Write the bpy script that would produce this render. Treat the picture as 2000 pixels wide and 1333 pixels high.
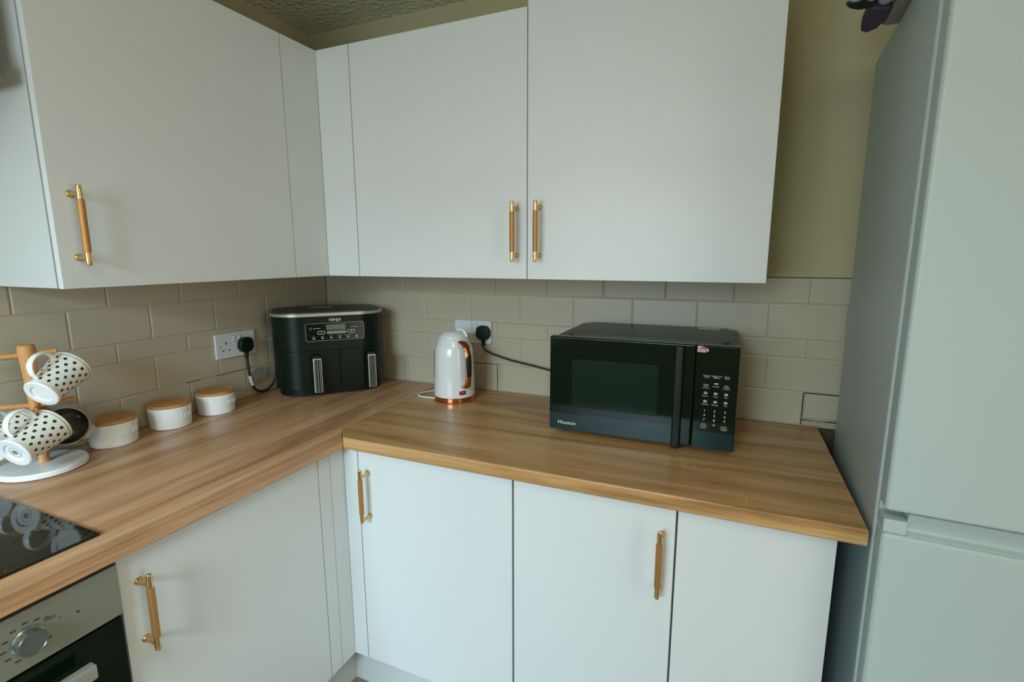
import bpy, bmesh, math, random
from math import sin, cos, pi, radians
from mathutils import Vector, Matrix
random.seed(7)
for o in list(bpy.data.objects): bpy.data.objects.remove(o)
S = bpy.context.scene
COL = S.collection

# ------------------------------------------------------------------ camera
yaw, pitch, roll = 0.4069810, 0.1683347, -0.0021152
fw = Vector((-sin(yaw)*cos(pitch), cos(yaw)*cos(pitch), -sin(pitch)))
r0 = Vector((cos(yaw), sin(yaw), 0)); u0 = r0.cross(fw)
rr = r0*cos(roll)+u0*sin(roll); uu = -r0*sin(roll)+u0*cos(roll)
cd = bpy.data.cameras.new('camera'); cam = bpy.data.objects.new('camera', cd); COL.objects.link(cam)
cd.sensor_width = 36; cd.lens = 984.62/2000*36; cd.clip_start = .02
cam.matrix_world = Matrix(((rr.x, uu.x, -fw.x, 1.54107), (rr.y, uu.y, -fw.y, -1.62494), (rr.z, uu.z, -fw.z, 1.32047), (0, 0, 0, 1)))
S.camera = cam

# ------------------------------------------------------------------ light, world, exposure
S.view_settings.view_transform = 'Standard'
S.view_settings.look = 'None'
S.view_settings.exposure = 0.0
S.view_settings.gamma = 1.0
S.view_settings.use_curve_mapping = False
W = bpy.data.worlds.new('sky'); S.world = W; W.use_nodes = True
bg = W.node_tree.nodes['Background']; bg.inputs[0].default_value = (.62, .78, 1, 1); bg.inputs[1].default_value = 1.2
def area(name, loc, rot, sx, sy, power, color):
    l = bpy.data.lights.new(name, 'AREA'); l.shape = 'RECTANGLE'; l.size = sx; l.size_y = sy; l.energy = power; l.color = color
    o = bpy.data.objects.new(name, l); COL.objects.link(o); o.location = loc; o.rotation_euler = rot; return o
# daylight coming through the window opening in the wall behind the camera
area('window_sky_light', (1.10, -4.20, 2.70), (radians(59), 0, 0), 1.8, 1.5, 400, (.62, .85, 1.0))   # high sky seen from inside through the window
area('window_horizon_light', (1.0, -5.2, 1.25), (radians(90), 0, 0), 3.6, 1.7, 147, (.78, .93, 1.0))   # bright garden and low sky
# added warm fill below the ceiling, no fitting there; warms the upper fronts
area('added_top_fill', (1.55, -1.95, 2.12), (0, 0, 0), .7, .7, 7.5, (1.0, .84, .62))
# added warm fill inside the right wall, lights the left-hand run; no doorway there
area('added_right_fill', (3.15, -1.75, 1.10), (radians(90), 0, radians(90)), .8, 1.9, 13, (1.0, .96, .86))

# ------------------------------------------------------------------ materials
def lin(c):
    return tuple(((v/255)/12.92 if v/255 <= .04045 else ((v/255+.055)/1.055)**2.4) for v in c)+(1,)
def newmat(name):
    m = bpy.data.materials.new(name); m.use_nodes = True
    nt = m.node_tree; return m, nt, nt.nodes['Principled BSDF']
def mat(name, rgb, rough=.5, metal=0, noise=None, bump=None, coat=0, spec=None, trans=0, ior=None):
    m, nt, b = newmat(name)
    b.inputs['Base Color'].default_value = lin(rgb); b.inputs['Roughness'].default_value = rough; b.inputs['Metallic'].default_value = metal
    if coat: b.inputs['Coat Weight'].default_value = coat; b.inputs['Coat Roughness'].default_value = .08
    if spec is not None: b.inputs['Specular IOR Level'].default_value = spec
    if trans: b.inputs['Transmission Weight'].default_value = trans
    if ior: b.inputs['IOR'].default_value = ior
    tc = nt.nodes.new('ShaderNodeTexCoord')
    if noise:
        sc, amt = noise
        n = nt.nodes.new('ShaderNodeTexNoise'); n.inputs['Scale'].default_value = sc; n.inputs['Detail'].default_value = 4
        nt.links.new(tc.outputs['Object'], n.inputs['Vector'])
        mr = nt.nodes.new('ShaderNodeMapRange'); mr.inputs[1].default_value = .3; mr.inputs[2].default_value = .7
        mr.inputs[3].default_value = 1-amt; mr.inputs[4].default_value = 1+amt
        nt.links.new(n.outputs['Fac'], mr.inputs[0])
        mx = nt.nodes.new('ShaderNodeMix'); mx.data_type = 'RGBA'; mx.blend_type = 'MULTIPLY'; mx.inputs[0].default_value = 1
        mx.inputs[6].default_value = lin(rgb); nt.links.new(mr.outputs[0], mx.inputs[7]); nt.links.new(mx.outputs[2], b.inputs['Base Color'])
    if bump:
        sc, st = bump[:2]
        n = nt.nodes.new('ShaderNodeTexNoise'); n.inputs['Scale'].default_value = sc; n.inputs['Detail'].default_value = 3
        nt.links.new(tc.outputs['Object'], n.inputs['Vector'])
        bp = nt.nodes.new('ShaderNodeBump'); bp.inputs['Strength'].default_value = st; bp.inputs['Distance'].default_value = bump[2] if len(bump) > 2 else .002
        nt.links.new(n.outputs['Fac'], bp.inputs['Height']); nt.links.new(bp.outputs[0], b.inputs['Normal'])
    return m
def wood(name, axis, dark, mid, light, rough=.33, scale=1.0, knots=True):
    m, nt, b = newmat(name); N = nt.nodes.new; L = nt.links.new
    tc = N('ShaderNodeTexCoord'); mp = N('ShaderNodeMapping'); L(tc.outputs['Object'], mp.inputs['Vector'])
    s = [14*scale]*3; s['xyz'.index(axis)] = 1.0*scale; mp.inputs['Scale'].default_value = s
    n1 = N('ShaderNodeTexNoise'); n1.inputs['Scale'].default_value = 1.2; n1.inputs['Detail'].default_value = 7; n1.inputs['Roughness'].default_value = .62; n1.inputs['Distortion'].default_value = .7
    L(mp.outputs[0], n1.inputs['Vector'])
    cr = N('ShaderNodeValToRGB'); L(n1.outputs['Fac'], cr.inputs[0])
    e = cr.color_ramp.elements; e[0].position = .30; e[0].color = lin(dark); e[1].position = .72; e[1].color = lin(light)
    k = cr.color_ramp.elements.new(.5); k.color = lin(mid)
    mp2 = N('ShaderNodeMapping'); L(tc.outputs['Object'], mp2.inputs['Vector'])
    s2 = [160*scale]*3; s2['xyz'.index(axis)] = 6*scale; mp2.inputs['Scale'].default_value = s2
    n2 = N('ShaderNodeTexNoise'); n2.inputs['Scale'].default_value = 1; n2.inputs['Detail'].default_value = 3; L(mp2.outputs[0], n2.inputs['Vector'])
    mr = N('ShaderNodeMapRange'); mr.inputs[1].default_value = .3; mr.inputs[2].default_value = .7; mr.inputs[3].default_value = .86; mr.inputs[4].default_value = 1.1; L(n2.outputs['Fac'], mr.inputs[0])
    mx = N('ShaderNodeMix'); mx.data_type = 'RGBA'; mx.blend_type = 'MULTIPLY'; mx.inputs[0].default_value = 1
    L(cr.outputs[0], mx.inputs[6]); L(mr.outputs[0], mx.inputs[7]); out = mx.outputs[2]
    if knots:
        mp3 = N('ShaderNodeMapping'); L(tc.outputs['Object'], mp3.inputs['Vector'])
        s3 = [5.5, 5.5, 0]; s3['xyz'.index(axis)] = 2.4 if axis != 'z' else 0; mp3.inputs['Scale'].default_value = s3
        nz = N('ShaderNodeTexNoise'); nz.inputs['Scale'].default_value = 3; L(mp3.outputs[0], nz.inputs['Vector'])
        av = N('ShaderNodeMix'); av.data_type = 'VECTOR'; av.inputs[0].default_value = .03; L(mp3.outputs[0], av.inputs[4]); L(nz.outputs['Color'], av.inputs[5])
        vo = N('ShaderNodeTexVoronoi'); vo.inputs['Scale'].default_value = 1.0; L(av.outputs[1], vo.inputs['Vector'])
        kr = N('ShaderNodeMapRange'); kr.inputs[1].default_value = .015; kr.inputs[2].default_value = .06; kr.inputs[3].default_value = .42; kr.inputs[4].default_value = 1; L(vo.outputs['Distance'], kr.inputs[0])
        m2 = N('ShaderNodeMix'); m2.data_type = 'RGBA'; m2.blend_type = 'MULTIPLY'; m2.inputs[0].default_value = 1
        L(out, m2.inputs[6]); L(kr.outputs[0], m2.inputs[7]); out = m2.outputs[2]
    L(out, b.inputs['Base Color']); b.inputs['Roughness'].default_value = rough
    bp = N('ShaderNodeBump'); bp.inputs['Strength'].default_value = .12; bp.inputs['Distance'].default_value = .001
    L(n2.outputs['Fac'], bp.inputs['Height']); L(bp.outputs[0], b.inputs['Normal'])
    return m
M = {}
M['door'] = mat('satin_white_door', (210, 214, 212), .42, noise=(3, .012))
M['carcass'] = mat('white_carcass', (196, 200, 198), .5)
M['fridge'] = mat('white_fridge_enamel', (178, 192, 190), .42, noise=(2, .02))
M['gasket'] = mat('grey_gasket', (120, 128, 126), .6)
M['paint'] = mat('olive_cream_wall_paint', (180, 172, 134), .85, noise=(2.5, .04), bump=(60, .25))
M['tile'] = mat('painted_cream_tile', (178, 170, 147), .42, noise=(5, .03), bump=(25, .12))
M['grout'] = mat('painted_grout', (166, 158, 134), .8)
M['gap_shade'] = mat('painted_gap_shade', (70, 62, 44), .9, noise=(30, .3))  # shade of the gap beside the fridge, put into the colour
M['joint'] = mat('open_dark_joint', (46, 48, 38), .9)
M['ceiling'] = mat('textured_ceiling_paint', (222, 220, 192), .75, noise=(6, .06), bump=(60, 1.0, .012))
M['floor'] = mat('grey_brown_floor', (134, 124, 116), .5, noise=(8, .12))
M['frame'] = mat('white_window_plastic', (225, 228, 228), .4)
M['wood_y'] = wood('oak_laminate_along_y', 'y', (142, 98, 62), (190, 146, 106), (214, 172, 132))
M['wood_x'] = wood('oak_laminate_along_x', 'x', (138, 100, 56), (184, 142, 92), (206, 168, 118))
M['beech'] = wood('beech_wood', 'z', (186, 128, 74), (206, 148, 90), (222, 168, 110), .45, 3, False)
M['bamboo'] = wood('bamboo_lid', 'x', (176, 124, 70), (192, 140, 84), (204, 154, 98), .45, 4, False)
M['brass'] = mat('polished_brass', (222, 184, 122), .2, 1)
def knurl():
    m, nt, b = newmat('knurled_brass'); N = nt.nodes.new; L = nt.links.new
    b.inputs['Base Color'].default_value = lin((188, 140, 82)); b.inputs['Metallic'].default_value = .85; b.inputs['Roughness'].default_value = .45
    tc = N('ShaderNodeTexCoord'); h = []
    for s in (1, -1):
        w = N('ShaderNodeTexWave'); w.inputs['Scale'].default_value = 220; mp = N('ShaderNodeMapping'); mp.inputs['Rotation'].default_value = (s*.8, s*.8, 0)
        L(tc.outputs['Object'], mp.inputs['Vector']); L(mp.outputs[0], w.inputs['Vector']); h.append(w)
    mt = N('ShaderNodeMath'); mt.operation = 'MAXIMUM'; L(h[0].outputs['Fac'], mt.inputs[0]); L(h[1].outputs['Fac'], mt.inputs[1])
    bp = N('ShaderNodeBump'); bp.inputs['Strength'].default_value = .5; bp.inputs['Distance'].default_value = .0006; L(mt.outputs[0], bp.inputs['Height']); L(bp.outputs[0], b.inputs['Normal'])
    return m
M['knurl'] = knurl()
M['socket'] = mat('white_socket_plastic', (205, 208, 210), .4)
M['hole'] = mat('dark_hole', (14, 16, 14), .7)
M['black_plastic'] = mat('black_plastic', (14, 26, 18), .42, spec=.3)
M['cable'] = mat('black_cable', (22, 34, 26), .5)
M['sleeve'] = mat('white_sleeve', (205, 205, 196), .5)
M['fryer'] = mat('satin_black_fryer', (6, 24, 14), .34, bump=(300, .04), spec=.22)
M['fryer_base'] = mat('dark_fryer_base', (10, 20, 12), .5, spec=.2)
M['gloss_black'] = mat('glossy_black_panel', (8, 18, 12), .15, spec=.3)
M['chrome'] = mat('brushed_chrome', (240, 240, 236), .28, .7)
M['silver'] = mat('silver_trim', (176, 175, 160), .35, .45)
M['print'] = mat('pale_print', (214, 220, 206), .5)
M['dimprint'] = mat('dim_print', (120, 132, 112), .5)
M['lcd'] = mat('grey_display', (92, 100, 84), .25)
M['red'] = mat('dull_red_button', (92, 44, 36), .4)
M['mw_body'] = mat('grey_green_casing', (62, 68, 56), .38, .3)
M['mw_black'] = mat('black_door_glass', (8, 24, 15), .09, spec=.3)
M['mw_window'] = mat('dark_mesh_window', (18, 36, 26), .2, spec=.25)
M['mw_strip'] = mat('dark_teal_strip', (14, 44, 44), .14, spec=.35)
M['kettle'] = mat('glossy_white_kettle', (216, 220, 220), .15, coat=.5)
M['copper'] = mat('polished_copper', (214, 136, 98), .12, 1)
M['grey_glass'] = mat('grey_water_window', (88, 92, 92), .1)
M['ceramic'] = mat('white_ceramic', (236, 239, 238), .25, coat=.3)
M['marble'] = mat('grey_white_marble', (228, 233, 233), .3, noise=(14, .08))
M['steel'] = mat('brushed_oven_steel', (150, 152, 136), .4, .6, bump=(90, .04))
M['steel_light'] = mat('oven_handle_metal', (176, 178, 164), .4, .6)
M['knob'] = mat('satin_metal_knob', (150, 156, 154), .25, .9)
M['oven_glass'] = mat('black_oven_glass', (8, 20, 12), .1, spec=.3)
M['hob'] = mat('black_hob_glass', (10, 16, 10), .04)
M['hob_ring'] = mat('faint_hob_ring', (40, 48, 40), .1)
M['label'] = mat('torn_pale_sticker', (186, 160, 150), .6, noise=(120, .3))
M['pinkish'] = mat('sticker_red', (170, 70, 60), .6)
M['tag'] = mat('grey_plastic_tag', (138, 144, 140), .4, noise=(160, .2))
M['orange'] = mat('orange_print', (190, 110, 50), .5)
M['purple'] = mat('purple_fabric', (86, 70, 98), .8, bump=(400, .3))
M['grey_cloth'] = mat('grey_fabric', (150, 148, 136), .85, bump=(300, .3))
M['pale_cloth'] = mat('pale_grey_fabric', (176, 186, 178), .8, bump=(200, .3))
M['dark_cloth'] = mat('dark_green_fabric', (30, 38, 26), .8)
M['lightgrey'] = mat('light_blue_grey_fabric', (168, 180, 186), .7)
M['mug_inside'] = mat('dark_glazed_inside', (84, 82, 68), .12, coat=.4)
M['mug_grey'] = mat('beige_grey_glaze', (150, 138, 126), .12, coat=.4)
M['crumb'] = mat('amber_crumb', (210, 140, 40), .4)
def mug_mat():
    # cream glaze with staggered dark drops and a fine dotted ring under the rim (object z runs base to rim)
    m, nt, b = newmat('spotted_mug_glaze'); N = nt.nodes.new; L = nt.links.new
    tc = N('ShaderNodeTexCoord'); sp = N('ShaderNodeSeparateXYZ'); L(tc.outputs['Object'], sp.inputs[0])
    def mth(op, a, c=None, d=None):
        n = N('ShaderNodeMath'); n.operation = op
        for i, v in enumerate((a, c, d)):
            if v is None: continue
            if isinstance(v, (int, float)): n.inputs[i].default_value = v
            else: L(v, n.inputs[i])
        return n.outputs[0]
    ang = mth('ARCTAN2', sp.outputs['Y'], sp.outputs['X'])
    def dots(nu, pz, z0, ru, rz, stag):
        v = mth('DIVIDE', mth('SUBTRACT', sp.outputs['Z'], z0), pz)
        row = mth('FLOOR', v)
        u = mth('ADD', mth('MULTIPLY', ang, nu/(2*pi)), mth('MULTIPLY', row, stag))
        fu = mth('SUBTRACT', mth('SUBTRACT', u, mth('FLOOR', u)), .5); fv = mth('SUBTRACT', mth('SUBTRACT', v, row), .5)
        # drop: narrower towards one end
        wd = mth('ADD', ru, mth('MULTIPLY', fv, ru*.7))
        return mth('LESS_THAN', mth('ADD', mth('POWER', mth('DIVIDE', fu, wd), 2), mth('POWER', mth('DIVIDE', fv, rz), 2)), 1)
    inz = mth('MULTIPLY', mth('GREATER_THAN', sp.outputs['Z'], .010), mth('LESS_THAN', sp.outputs['Z'], .0805))
    d1 = mth('MULTIPLY', dots(13, .0118, .0100, .19, .29, .5), inz)
    inr = mth('MULTIPLY', mth('GREATER_THAN', sp.outputs['Z'], .0830), mth('LESS_THAN', sp.outputs['Z'], .0862))
    d2 = mth('MULTIPLY', dots(74, .0032, .0830, .3, .38, .5), inr)
    d = mth('MAXIMUM', d1, d2)
    mx = N('ShaderNodeMix'); mx.data_type = 'RGBA'; L(d, mx.inputs[0]); mx.inputs[6].default_value = lin((224, 224, 212)); mx.inputs[7].default_value = lin((34, 46, 44))
    L(mx.outputs[2], b.inputs['Base Color']); b.inputs['Roughness'].default_value = .22; b.inputs['Coat Weight'].default_value = .3
    return m
M['mug'] = mug_mat()

# ------------------------------------------------------------------ helpers
MW = {}
def thing(name, label, cat, loc=(0, 0, 0), rotz=0, group=None, mw=None):
    o = bpy.data.objects.new(name, None); COL.objects.link(o); o.empty_display_size = .05
    m = mw if mw is not None else Matrix.Translation(loc) @ Matrix.Rotation(rotz, 4, 'Z')
    o.matrix_world = m; MW[o.name] = m.copy()
    o['label'] = label; o['category'] = cat
    if group: o['group'] = group
    return o
def mk(name, bm, m, parent=None, smooth=False, world=False, label=None):
    """link bm as one mesh object; coordinates are local to parent unless world=True"""
    if world and parent is not None and parent.name in MW: bm.transform(MW[parent.name].inverted())
    bmesh.ops.recalc_face_normals(bm, faces=bm.faces)
    me = bpy.data.meshes.new(name); bm.to_mesh(me); bm.free()
    ms = m if isinstance(m, (list, tuple)) else [m]
    for x in ms: me.materials.append(M[x])
    for p in me.polygons: p.use_smooth = smooth
    if smooth:
        try: me.set_sharp_from_angle(angle=radians(38))
        except Exception: pass
    o = bpy.data.objects.new(name, me); COL.objects.link(o)
    if smooth:
        md_ = o.modifiers.new('wn', 'WEIGHTED_NORMAL'); md_.keep_sharp = True; md_.weight = 100
    if parent is not None: o.parent = parent
    if label: o['label'] = label
    return o
def tag(o, label, cat, group=None):
    o['label'] = label; o['category'] = cat
    if group: o['group'] = group
    return o
def struct(name, bm, m, smooth=False):
    o = mk(name, bm, m, None, smooth); o['kind'] = 'structure'; return o
def bx(bm, x0, x1, y0, y1, z0, z1, bev=0, seg=2, mi=0):
    r = bmesh.ops.create_cube(bm, size=1)
    for v in r['verts']: v.co = Vector(((x0+x1)/2+v.co.x*(x1-x0), (y0+y1)/2+v.co.y*(y1-y0), (z0+z1)/2+v.co.z*(z1-z0)))
    fs = set(f for v in r['verts'] for f in v.link_faces)
    if bev:
        q = bmesh.ops.bevel(bm, geom=list(set(e for f in fs for e in f.edges)), offset=bev, segments=seg, affect='EDGES', profile=.5, clamp_overlap=True)
        fs = set(f for f in fs if f.is_valid) | set(q['faces'])
    for f in fs:
        if f.is_valid: f.material_index = mi
    return bm
def B(*a, **k): return bx(bmesh.new(), *a, **k)
def frame_of(d):
    d = d.normalized(); a = Vector((0, 0, 1)) if abs(d.z) < .9 else Vector((1, 0, 0))
    x = d.cross(a).normalized(); return x, d.cross(x).normalized()
def tube(bm, pts, r, n=10, mi=0, caps=True):
    pts = [Vector(p) for p in pts]; rs = r if isinstance(r, (list, tuple)) else [r]*len(pts)
    rings = []; x = None
    for i, p in enumerate(pts):
        d = (pts[min(i+1, len(pts)-1)]-pts[max(i-1, 0)]).normalized()
        if x is None: x, y = frame_of(d)
        else:
            x = (x-d*x.dot(d)).normalized(); y = d.cross(x)
        rings.append([bm.verts.new(p+(x*cos(2*pi*k/n)+y*sin(2*pi*k/n))*rs[i]) for k in range(n)])
    for a, b in zip(rings, rings[1:]):
        for k in range(n): bm.faces.new((a[k], a[(k+1) % n], b[(k+1) % n], b[k])).material_index = mi
    if caps:
        bm.faces.new(rings[0]).material_index = mi; bm.faces.new(rings[-1][::-1]).material_index = mi
    return bm
def spline(pts, n=8):
    P = [Vector(p) for p in pts]; P = [P[0]*2-P[1]]+P+[P[-1]*2-P[-2]]; out = []
    for i in range(1, len(P)-2):
        for k in range(n):
            t = k/n; a, b, c, d = P[i-1:i+3]
            out.append(.5*((2*b)+(c-a)*t+(2*a-5*b+4*c-d)*t*t+(3*b-a-3*c+d)*t**3))
    return out+[P[-2]]
def lathe(bm, prof, n=40, mi=0, close=False):
    """prof: list of (r, z) or (r, z, mi)"""
    rings = []
    for q in prof:
        if q[0] < 1e-6: rings.append([bm.verts.new((0, 0, q[1]))])
        else: rings.append([bm.verts.new((q[0]*cos(2*pi*k/n), q[0]*sin(2*pi*k/n), q[1])) for k in range(n)])
    for i, (a, b) in enumerate(zip(rings, rings[1:])):
        m_ = prof[i][2] if len(prof[i]) > 2 else mi
        for k in range(n):
            k2 = (k+1) % n
            if len(a) == 1 and len(b) == 1: continue
            if len(a) == 1: f = bm.faces.new((a[0], b[k2], b[k]))
            elif len(b) == 1: f = bm.faces.new((a[k], a[k2], b[0]))
            else: f = bm.faces.new((a[k], a[k2], b[k2], b[k]))
            f.material_index = m_
    return bm
def prism(bm, poly, z0, z1, mi=0, bev=0):
    a = [bm.verts.new((p[0], p[1], z0)) for p in poly]; b = [bm.verts.new((p[0], p[1], z1)) for p in poly]; n = len(poly)
    fs = [bm.faces.new(a[::-1]), bm.faces.new(b)]+[bm.faces.new((a[i], a[(i+1) % n], b[(i+1) % n], b[i])) for i in range(n)]
    for f in fs: f.material_index = mi
    if bev:
        es = [e for f in fs[:2] for e in f.edges]
        bmesh.ops.bevel(bm, geom=es, offset=bev, segments=3, affect='EDGES', profile=.5)
    return bm
def rrect(x0, x1, y0, y1, r, n=10):
    out = []
    for cx, cy, a0 in ((x1-r, y0+r, -pi/2), (x1-r, y1-r, 0), (x0+r, y1-r, pi/2), (x0+r, y0+r, pi)):
        for k in range(n+1):
            a = a0+k/n*pi/2; out.append((cx+r*cos(a), cy+r*sin(a)))
    return out
def text_bm(s, size, depth=.0, align='CENTER', space=1.0):
    c = bpy.data.curves.new('t', 'FONT'); c.body = s; c.size = size; c.extrude = depth/2; c.align_x = align; c.align_y = 'CENTER'; c.space_line = .85; c.space_character = space; c.resolution_u = 3
    o = bpy.data.objects.new('t', c); COL.objects.link(o)
    dg = bpy.context.evaluated_depsgraph_get(); me = bpy.data.meshes.new_from_object(o.evaluated_get(dg))
    bm = bmesh.new(); bm.from_mesh(me); bpy.data.objects.remove(o); bpy.data.curves.remove(c); bpy.data.meshes.remove(me)
    for f in bm.faces: f.material_index = 0
    return bm
def add(dst, src, mtx=None):
    if mtx is not None: src.transform(mtx)
    me = bpy.data.meshes.new('tmp'); src.to_mesh(me); src.free(); dst.from_mesh(me); bpy.data.meshes.remove(me); return dst
FRONT = lambda x, y, z: Matrix.Translation((x, y, z)) @ Matrix.Rotation(pi/2, 4, 'X')   # text facing -y

# ------------------------------------------------------------------ room shell
H = 2.155
TW = .004   # tile thickness in front of the plaster
def wall(name, x0, x1, y0, y1, z0=0, z1=H, m='paint'): return struct(name, B(x0, x1, y0, y1, z0, z1), m)
wl = wall('wall_left', -.12, -TW, -2.75, .12)
wb = wall('wall_back', -TW, 3.2, TW, .12)
wall('wall_right', 3.2, 3.32, -2.75, .12)
bm = bmesh.new()   # wall behind the camera, with the window opening
for a in ((-.12, .25, 0, H), (1.40, 3.32, 0, H), (.25, 1.40, 0, .92), (.25, 1.40, 1.90, H)): bx(bm, a[0], a[1], -2.87, -2.75, a[2], a[3])
struct('wall_front', bm, 'paint')
struct('floor', B(-.12, 3.32, -2.87, .12, -.1, 0), 'floor')
struct('ceiling', B(-.12, 3.32, -2.87, .12, H, H+.1), 'ceiling')
bm = bmesh.new()
for a in ((.25, .30, .92, 1.90), (1.35, 1.40, .92, 1.90), (.80, .84, .97, 1.85), (.30, 1.35, .92, .97), (.30, 1.35, 1.85, 1.90)): bx(bm, a[0], a[1], -2.86, -2.80, a[2], a[3])
struct('window_1', bm, 'frame')
# small cove where plaster meets the ceiling is only paint; nothing built

# tiles, piece by piece ------------------------------------------------
def tile_mesh(w, h, d=TW, bev=.0035, lip=.0012):
    bm = bmesh.new()   # centred, facing +n (local z)
    o = [(-w/2, -h/2), (w/2, -h/2), (w/2, h/2), (-w/2, h/2)]; i = [(-w/2+bev, -h/2+bev), (w/2-bev, -h/2+bev), (w/2-bev, h/2-bev), (-w/2+bev, h/2-bev)]
    a = [bm.verts.new((*p, 0)) for p in o]; b = [bm.verts.new((*p, d-lip)) for p in o]; c = [bm.verts.new((*p, d)) for p in i]
    for k in range(4):
        k2 = (k+1) % 4; bm.faces.new((a[k], a[k2], b[k2], b[k])); bm.faces.new((b[k], b[k2], c[k2], c[k]))
    bm.faces.new(c); bm.faces.new(a[::-1])
    me = bpy.data.meshes.new('tile'); bmesh.ops.recalc_face_normals(bm, faces=bm.faces); bm.to_mesh(me); bm.free(); me.materials.append(M['tile']); return me
cache = {}
def put_tile(parent, side, c, zc, w, h, jit=True):
    k = (round(w, 4), round(h, 4))
    if k not in cache: cache[k] = tile_mesh(w, h)
    o = bpy.data.objects.new('tile', cache[k]); COL.objects.link(o); o.parent = parent
    j = random.uniform(-.0004, .0003) if jit else 0; tl = random.uniform(-.0022, .0022)
    if side == 'left': o.matrix_world = Matrix.Translation((-TW+j, c, zc)) @ Matrix.Rotation(pi/2, 4, 'Z') @ Matrix.Rotation(pi/2, 4, 'X') @ Matrix.Rotation(tl, 4, 'Y')
    else: o.matrix_world = Matrix.Translation((c, TW-j, zc)) @ Matrix.Rotation(pi/2, 4, 'X') @ Matrix.Rotation(tl, 4, 'Y')
ROWS = [(.830, .929), (.929, 1.028), (1.028, 1.081), (1.081, 1.183), (1.183, 1.257)]
G = .0016
offL = [.0085, .106, .002, .104, .0085]; offB = [.003, .0959, 0, .091, -.0045]
for (z0, z1), off in zip(ROWS, offL):
    p = .2; k = 0; edges = [0.0]; y = -off+p*0
    while y > -2.4:
        if y < -.02: edges.append(y)
        y -= p
    edges.append(-2.4)
    for a, b in zip(edges, edges[1:]):
        if a-b > .02: put_tile(wl, 'left', (a+b)/2, (z0+z1)/2, (a-b)-G, z1-z0-G)
for (z0, z1), off in zip(ROWS, offB):
    p = .1948; x = off; edges = [0.0]
    while x < 2.4:
        if x > .02: edges.append(x)
        x += p
    edges.append(2.42)
    for a, b in zip(edges, edges[1:]):
        if b-a > .02:
            w = b-a; g = G
            if z0 < .85 and abs(a-1.7567) < .02:     # the badly set cut tile beside the fridge
                put_tile(wb, 'back', (a+b)/2+.003, (z0+z1)/2+.008, w-.008, z1-z0-.024, False); continue
            put_tile(wb, 'back', (a+b)/2, (z0+z1)/2, w-g, z1-z0-g)
# grout backing, open joints
mk('gap_shade_patch', B(1.7605, 2.42, -.001, TW, 0, .828), 'gap_shade', wb)  # dark sheet on the wall, painted shade for the gap between worktop and fridge
mk('grout', B(-TW, -.0018, -2.4, 0, .83, 1.257), 'grout', wl); mk('grout', B(0, 2.42, .0018, TW, .83, 1.257), 'grout', wb)
bm = bmesh.new()
bx(bm, 1.7545, 1.7572, -.0003, .003, .832, .928); bx(bm, 1.7572, 1.95, -.0003, .003, .9265, .929); bx(bm, 1.757, 1.9, -.0002, .003, .8465, .8490)
mk('open_joint', bm, 'joint', wb)
bm = bmesh.new(); bx(bm, .7815, .7830, -.0003, .003, .832, .929); bx(bm, .685, .7830, -.0003, .003, .9283, .9295); mk('open_joint', bm, 'joint', wb)
bm = bmesh.new(); bx(bm, 1.62, 1.95, -.0002, .003, 1.2560, 1.2580); mk('open_joint', bm, 'joint', wb)
bm = bmesh.new(); bx(bm, -.003, .0003, -.52, -.385, .9283, .9296); bx(bm, -.003, .0003, -.62, -.575, .9283, .9293); mk('open_joint', bm, 'joint', wl)
bm = tube(bmesh.new(), spline([(1.765, -.001, .853), (1.80, -.002, .851), (1.84, -.001, .855), (1.87, -.001, .848)]), .0035, 6); mk('plaster_patch', bm, 'grout', wb, True)
# a bead of sealant where the worktop meets the tiles
bm = bmesh.new(); bx(bm, .0, 1.80, -.004, 0, .8305, .8335, .001, 1); mk('sealant_bead', bm, 'grout', wb)
bm = bmesh.new(); bx(bm, 0, .004, -2.4, -.004, .8305, .8335, .001, 1); mk('sealant_bead', bm, 'grout', wl)

# ------------------------------------------------------------------ worktops
ZT, ZB = .830, .7966
def worktop(name, label, poly, mt, cat='worktop'):
    t = prism(bmesh.new(), poly, ZB, ZT, bev=.0035); o = mk(name, t, mt, None, True); return tag(o, label, cat)
wy = worktop('worktop', 'oak-effect worktop run along the left wall under the mugs and canisters', [(.0005, -2.4), (.593, -2.4), (.593, -.6), (.540, -.545), (.540, -.0005), (.0005, -.0005)], 'wood_y')
wx = worktop('worktop', 'oak-effect worktop run along the back wall under the microwave', [(.5945, -.6), (1.800, -.6), (1.800, -.0005), (.5408, -.0005), (.5408, -.5453)], 'wood_x')

# ------------------------------------------------------------------ handles
def handle_bm(p, n, side, z0, z1, zp0, zp1):
    """p: (x,y) of the bar's foot on the door, n: outward normal"""
    n = Vector((*n, 0)); base = Vector((*p, 0)); bar = base+n*.034; bm = bmesh.new()
    Z = lambda v, z: (v.x, v.y, z)
    r = .0056
    tube(bm, [Z(bar, z0), Z(bar, z0+.0012), Z(bar, z0+.005), Z(bar, z0+.0055), Z(bar, z0+.0065), Z(bar, z0+.026)], [r*.75, r*.92, r*.92, r*.8, r, r], 16)
    tube(bm, [Z(bar, z0+.026), Z(bar, z0+.027), Z(bar, z1-.028), Z(bar, z1-.027)], [r*1.0, r*1.22, r*1.22, r*1.0], 20, mi=1)
    tube(bm, [Z(bar, z1-.027), Z(bar, z1-.0065), Z(bar, z1-.0055), Z(bar, z1-.005), Z(bar, z1-.0012), Z(bar, z1)], [r, r, r*.8, r*.92, r*.92, r*.75], 16)
    for z in (zp0, zp1):
        f = Vector(Z(base, z)); tube(bm, [f, f+n*.002, f+n*.004, f+n*.007, f+n*.030], [.0078, .0078, .0068, .0045, .0045], 16)
    return bm
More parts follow.
